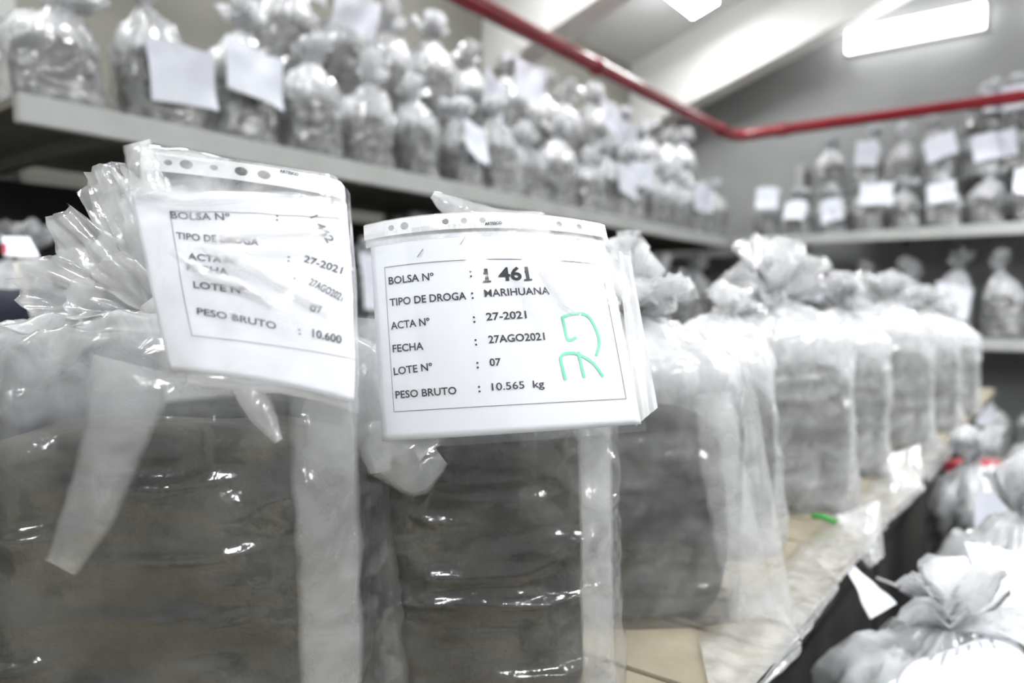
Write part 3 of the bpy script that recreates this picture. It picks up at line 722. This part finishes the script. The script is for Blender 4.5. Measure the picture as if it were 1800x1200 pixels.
def card_mesh(seed, w=.27, h=.20):
    V = []
    for j in range(7):
        for i in range(9):
            a, b = i / 8 - .5, j / 6 - .5
            V.append((a * w, -.02 * nz(a * 3 + seed, b * 2, seed) - .10 * seed % .03 * a * a, b * h + .01 * nz(a * 2, seed, b)))
    F = grid_f(9, 7); n = len(V)
    V += [(x, y + .0012, z) for x, y, z in V]; F += [tuple(i + n for i in f[::-1]) for f in F]
    return mesh('label_card', V, F, M_paper_far)
CARDS = [card_mesh(1.3), card_mesh(2.9), card_mesh(5.1, .22, .18), card_mesh(7.7, .2, .2)]
def sack(loc, rz, k, label, group, card=None, tilt=0.0, scale=1.0, mouth=True):
    q = VAR[k % len(VAR)]; loc = Vector(loc) + Vector((0, 0, .004))
    t = empty('plastic_sack', loc, rz); tag(t, label, 'bag', group)
    t.scale = scale if isinstance(scale, tuple) else (scale,) * 3; t.rotation_euler = (0, tilt, rz)
    link('contents', q['contents'], t); link('bag_film', q['film'], t)
    if mouth: link('gathered_mouth', q['crown'], t)
    if card:
        ci, cz, lean, roll, cx = card
        o = link('label_card', CARDS[ci], t, (cx, -q['D'] / 2 - .045, cz)); o.rotation_euler = (lean, roll, 0)
    return t
R = random.Random(5)
def rcard(p, q=None):
    if R.random() > p: return None
    return (R.randrange(4), R.uniform(.2, .36), R.uniform(-.35, .15), R.uniform(-.25, .25), R.uniform(-.06, .06))
# left rack, upper shelf, front row
G1, G2, G3, G4, G5, G6 = ('front sacks on the left rack upper shelf', 'sacks stacked on top on the left rack', 'sacks on the left rack middle shelf', 'front sacks on the back rack upper shelf', 'sacks stacked on top on the back rack', 'sacks on the back rack middle shelf')
NX = 18
for k in range(NX):
    x = 1.17 + .362 * k
    card = {0: None, 1: (0, .17, -.05, -.03, .02), 2: (1, .24, -.25, .12, -.03)}.get(k, rcard(.38))
    dsc = {0: 'rounded clear sack with no paper at the left end of the upper shelf, left rack',
           1: 'squat sack bearing a flat white card, second along the upper shelf, left rack',
           2: 'sack with a curled white card, third along the upper shelf of the left rack'}.get(k, f'sack {"with" if card else "without"} a card, {nth[k]} from the left, front row, upper shelf, left rack')
    sack((x, 2.90 + R.uniform(-.02, .03), UPZ), R.uniform(-.35, .05), (2, 1, 3, 0, 4, 5, 6, 1, 7, 3)[k % 10], dsc, G1, card, 0.0, (1.0, 1.0, 1.14))
for k in range(14):
    x = 2.35 + .37 * k
    card = (3, .42, -.1, .1, 0) if k == 0 else rcard(.5)
    sack((x, 3.27 + R.uniform(-.03, .03), UPZ), R.uniform(-.2, .2), 2, f'half hidden sack, rear row, upper shelf, left rack, {nth[k]} from the left', 'rear sacks on the left rack upper shelf', None, 0.0, 1.0, False)
    sack((x, 3.20 + R.uniform(-.03, .03), UPZ + .40 + R.uniform(-.01, .02)), R.uniform(-.5, .3), (1, 0, 4, 3, 5)[k % 5], f'sack {"with" if card else "without"} a white card, {nth[k]} from the left, top layer, left rack', G2, card, R.uniform(-.08, .08), (1.08, 1.05, 1.3))
for k in range(NX):
    x = 1.05 + .40 * k
    if x > 7.3: break
    card = rcard(.35) if k > 3 else None
    sack((x, 2.98 + R.uniform(-.03, .03), MIDZ), R.uniform(-.4, .3), (3, 0, 1, 4, 2)[k % 5], f'shaded sack {"with" if card else "without"} a card, {nth[k]} from the left, middle shelf, left rack', G3, card, 0.0, 1.0 if k < 3 else (1.1, 1.05, 1.4))
for k in range(11):
    y = 2.38 - .305 * k
    card = (3, .36, -.1, .05, 0) if k == 0 else rcard(.35)
    sack((7.44 + R.uniform(-.02, .02), y, UPZ), -pi / 2 + R.uniform(-.3, .3), (5, 6, 7)[k % 3], f'sack {"with" if card else "without"} a white card, {nth[k]} from the corner, upper shelf, back rack', G4, card)
for k in range(8):
    y = 1.86 - .31 * k
    card = rcard(.6)
    sack((7.80, y, UPZ), -pi / 2 + R.uniform(-.1, .1), 2, f'half hidden sack, rear row, upper shelf, back rack, {nth[k]} from the corner', 'rear sacks on the back rack upper shelf', None, 0.0, 1.0, False)
    sack((7.74, y, UPZ + .40 + (.04 if k > 2 else 0)), -pi / 2 + R.uniform(-.5, .5), (0, 3, 4, 1)[k % 4] if k < 4 else 2, f'sack {"with" if card else "without"} a white card, {nth[k]} from the corner, top layer, back rack', G5, card, R.uniform(-.08, .08), (.92, .95, 1.15), k < 4)
for k in range(5):
    y = .62 - .33 * k
    sack((7.76, y, UPZ + .84), -pi / 2 + R.uniform(-.5, .5), (2, 7)[k % 2], f'{nth[k]} sack from the left in the small third layer, back rack top', G5, rcard(.8), R.uniform(-.2, .2))
for k in range(10):
    y = 2.26 - .37 * k
    card = rcard(.4)
    sack((7.54, y, MIDZ), -pi / 2 + R.uniform(-.3, .3), (3, 1, 0, 4)[k % 4], f'sack {"with" if card else "without"} a card, {nth[k]} from the corner, middle shelf, back rack', G6, card, 0.0, (1.05, 1.0, 1.35))
for k in range(8):
    y = 1.5 - .34 * k
    sack((7.54, y, LOWZ), -pi / 2 + R.uniform(-.3, .3), (1, 3, 0)[k % 3], f'sack on the lowest shelf of the back rack, {nth[k]} from the left', 'sacks on the back rack lowest shelf', rcard(.6))

# ------------------------------------------------------------------ pile of sacks at lower right
def base_pt(px, d, z):
    p = FH * d + RH * ((px - 900) / FPX * d); return Vector((p.x, p.y, z))
pd = tag(empty('low_crate', (1.2, -.95, 0)), 'dark low timber crate under the sacks at lower right', 'crate')
CZ = .56
for k in range(10):
    box('slat', (k * .36, k * .36 + .35, 0, 1.0, CZ - .03, CZ), M_plank_dark, pd)
for y in (.02, .93): box('side_board', (0, 3.59, y, y + .05, 0, CZ - .031), M_plank_dark, pd)
PG = 'sacks piled at lower right'
def pile(px, d, rz, k, label, card=None, z=CZ, tilt=0., sc=1.0):
    return sack(base_pt(px, d, z), radians(rz), k, label, PG, card, tilt, sc)
pileA = pile(1632, 1.36, -53, 2, 'greyish clear sack nearest the bottom edge, at lower right', None, sc=1.05)
pileB = pile(1770, 1.85, -60, 4, 'sack with a long drooping printed sheet at the right edge', None, sc=1.1)
pileC = pile(1730, 2.45, -53, 1, 'sack with an upright pale card behind the pile at right', (0, .26, .12, .0, 0.), sc=1.0)
pileD = pile(1960, 2.35, -50, 3, 'sack partly outside the frame beside the upright pale card', None)
pileF = pile(1835, 3.2, -50, 0, 'farther sack on the crate behind the upright pale card', None)
def sheet_on(root, ctrl, name_, lines, W=.21, H=.297, col=M_ink_soft):
    sh = Sheet(ctrl, W, H)
    V, F = solid_patch(sh, 0, W, 0, H, 20, 24, 0, .0004)
    o = sub('label_paper', V, F, M_paper, root, root)
    acc = ([], [])
    for i, s in enumerate(lines):
        Vt, Ft = text_geo(s, .02); n = len(acc[0]); cap = .012
        for v in Vt: acc[0].append(sh.P(W - .05 - i * .024 + v.y * cap, H - .03 - v.x * cap, .001))
        acc[1].extend(tuple(j + n for j in f) for f in Ft)
    sub('printed_text', *acc, col, root, o, smooth=False)
    return o
sheet_on(pileA, [[(1560, 1270, 1.22), (1690, 1270, 1.20), (1830, 1260, 1.22)], [(1580, 1200, 1.25), (1690, 1190, 1.23), (1800, 1180, 1.25)], [(1610, 1172, 1.33), (1690, 1145, 1.32), (1756, 1118, 1.34)]], 'x', FORM[::-1])
sheet_on(pileB, [[(1692, 1110, 1.60), (1720, 1118, 1.60), (1750, 1118, 1.62)], [(1668, 1050, 1.62), (1705, 1052, 1.60), (1745, 1050, 1.62)], [(1648, 1006, 1.68), (1680, 1000, 1.66), (1720, 1000, 1.68)]], 'x', FORM)
sheet_on(pileB, [[(1745, 1120, 1.60), (1790, 1135, 1.60), (1850, 1140, 1.62)], [(1725, 1050, 1.60), (1780, 1060, 1.58), (1840, 1070, 1.60)], [(1700, 975, 1.70), (1770, 990, 1.68), (1830, 1010, 1.70)]], 'x', [])

# ------------------------------------------------------------------ small coloured things beyond
rb = tag(empty('carton', base_pt(1722, 3.1, 0), radians(-20)), 'red and brown carton on the floor past the platform row', 'carton')
box('carton_body', (-.10, .10, -.07, .07, .45, .78), M_brownbox, rb, .004)
box('carton_lid', (-.105, .105, -.075, .075, .781, .85), M_redbox, rb, .004)
box('carton_base', (-.11, .11, -.08, .08, 0, .449), M_plank_dark, rb)
# navy holdall at the left, behind the first bag
nb_ = tag(empty('cloth_holdall', Vector((*(base_pt(20, 1.75, 0).xy), .62)), radians(-53)), 'dark navy cloth holdall with a pale strap at the left edge behind the first bag', 'bag')
V, F = contents_vf(.62, .34, .92, 77, 40, 26, .02); link('holdall_body', mesh('holdall_body', V, F, M_navy), nb_)
def ribb(name, pts, w, mat, root):
    V = []
    for p in pts:
        for s in (-1, 1): V.append(Vector(p) + RH * (w / 2 * s))
    return link(name, mesh(name, to_local(V, root), [(2 * i, 2 * i + 1, 2 * i + 3, 2 * i + 2) for i in range(len(pts) - 1)], mat), root)
ribb('strap', [at(24, 448, 1.62), at(30, 470, 1.57), at(38, 492, 1.56), at(60, 560, 1.56)], .013, M_strap, nb_)
ns = tag(box('holdall_stand', (-.45, .45, -.2, .2, 0, .62), M_plank_dark, None, .01, Vector((*(base_pt(20, 1.75, 0).xy), 0))), 'dark box stand under the navy holdall', 'stand'); ns.rotation_euler = (0, 0, radians(-53))
V = [at(4, 415, 1.64), at(52, 416, 1.66), at(70, 450, 1.62), at(6, 448, 1.58)]
wc = empty('paper_card', (V[0] + V[2]) / 2); tag(wc, 'small white card with a red edge lying on the navy holdall', 'card')
link('card_sheet', mesh('card_sheet', to_local(V + [v + Vector((0, 0, -.003)) for v in V], wc), [(0, 1, 2, 3), (7, 6, 5, 4), (0, 4, 5, 1), (1, 5, 6, 2), (2, 6, 7, 3), (3, 7, 4, 0)], M_paper_far, smooth=False), wc)
V = [at(3, 428, 1.60), at(11, 428, 1.60), at(11, 446, 1.578), at(3, 446, 1.578)]
link('red_edge', mesh('red_edge', to_local(V, wc), [(0, 1, 2, 3)], M_redbox, smooth=False), wc)
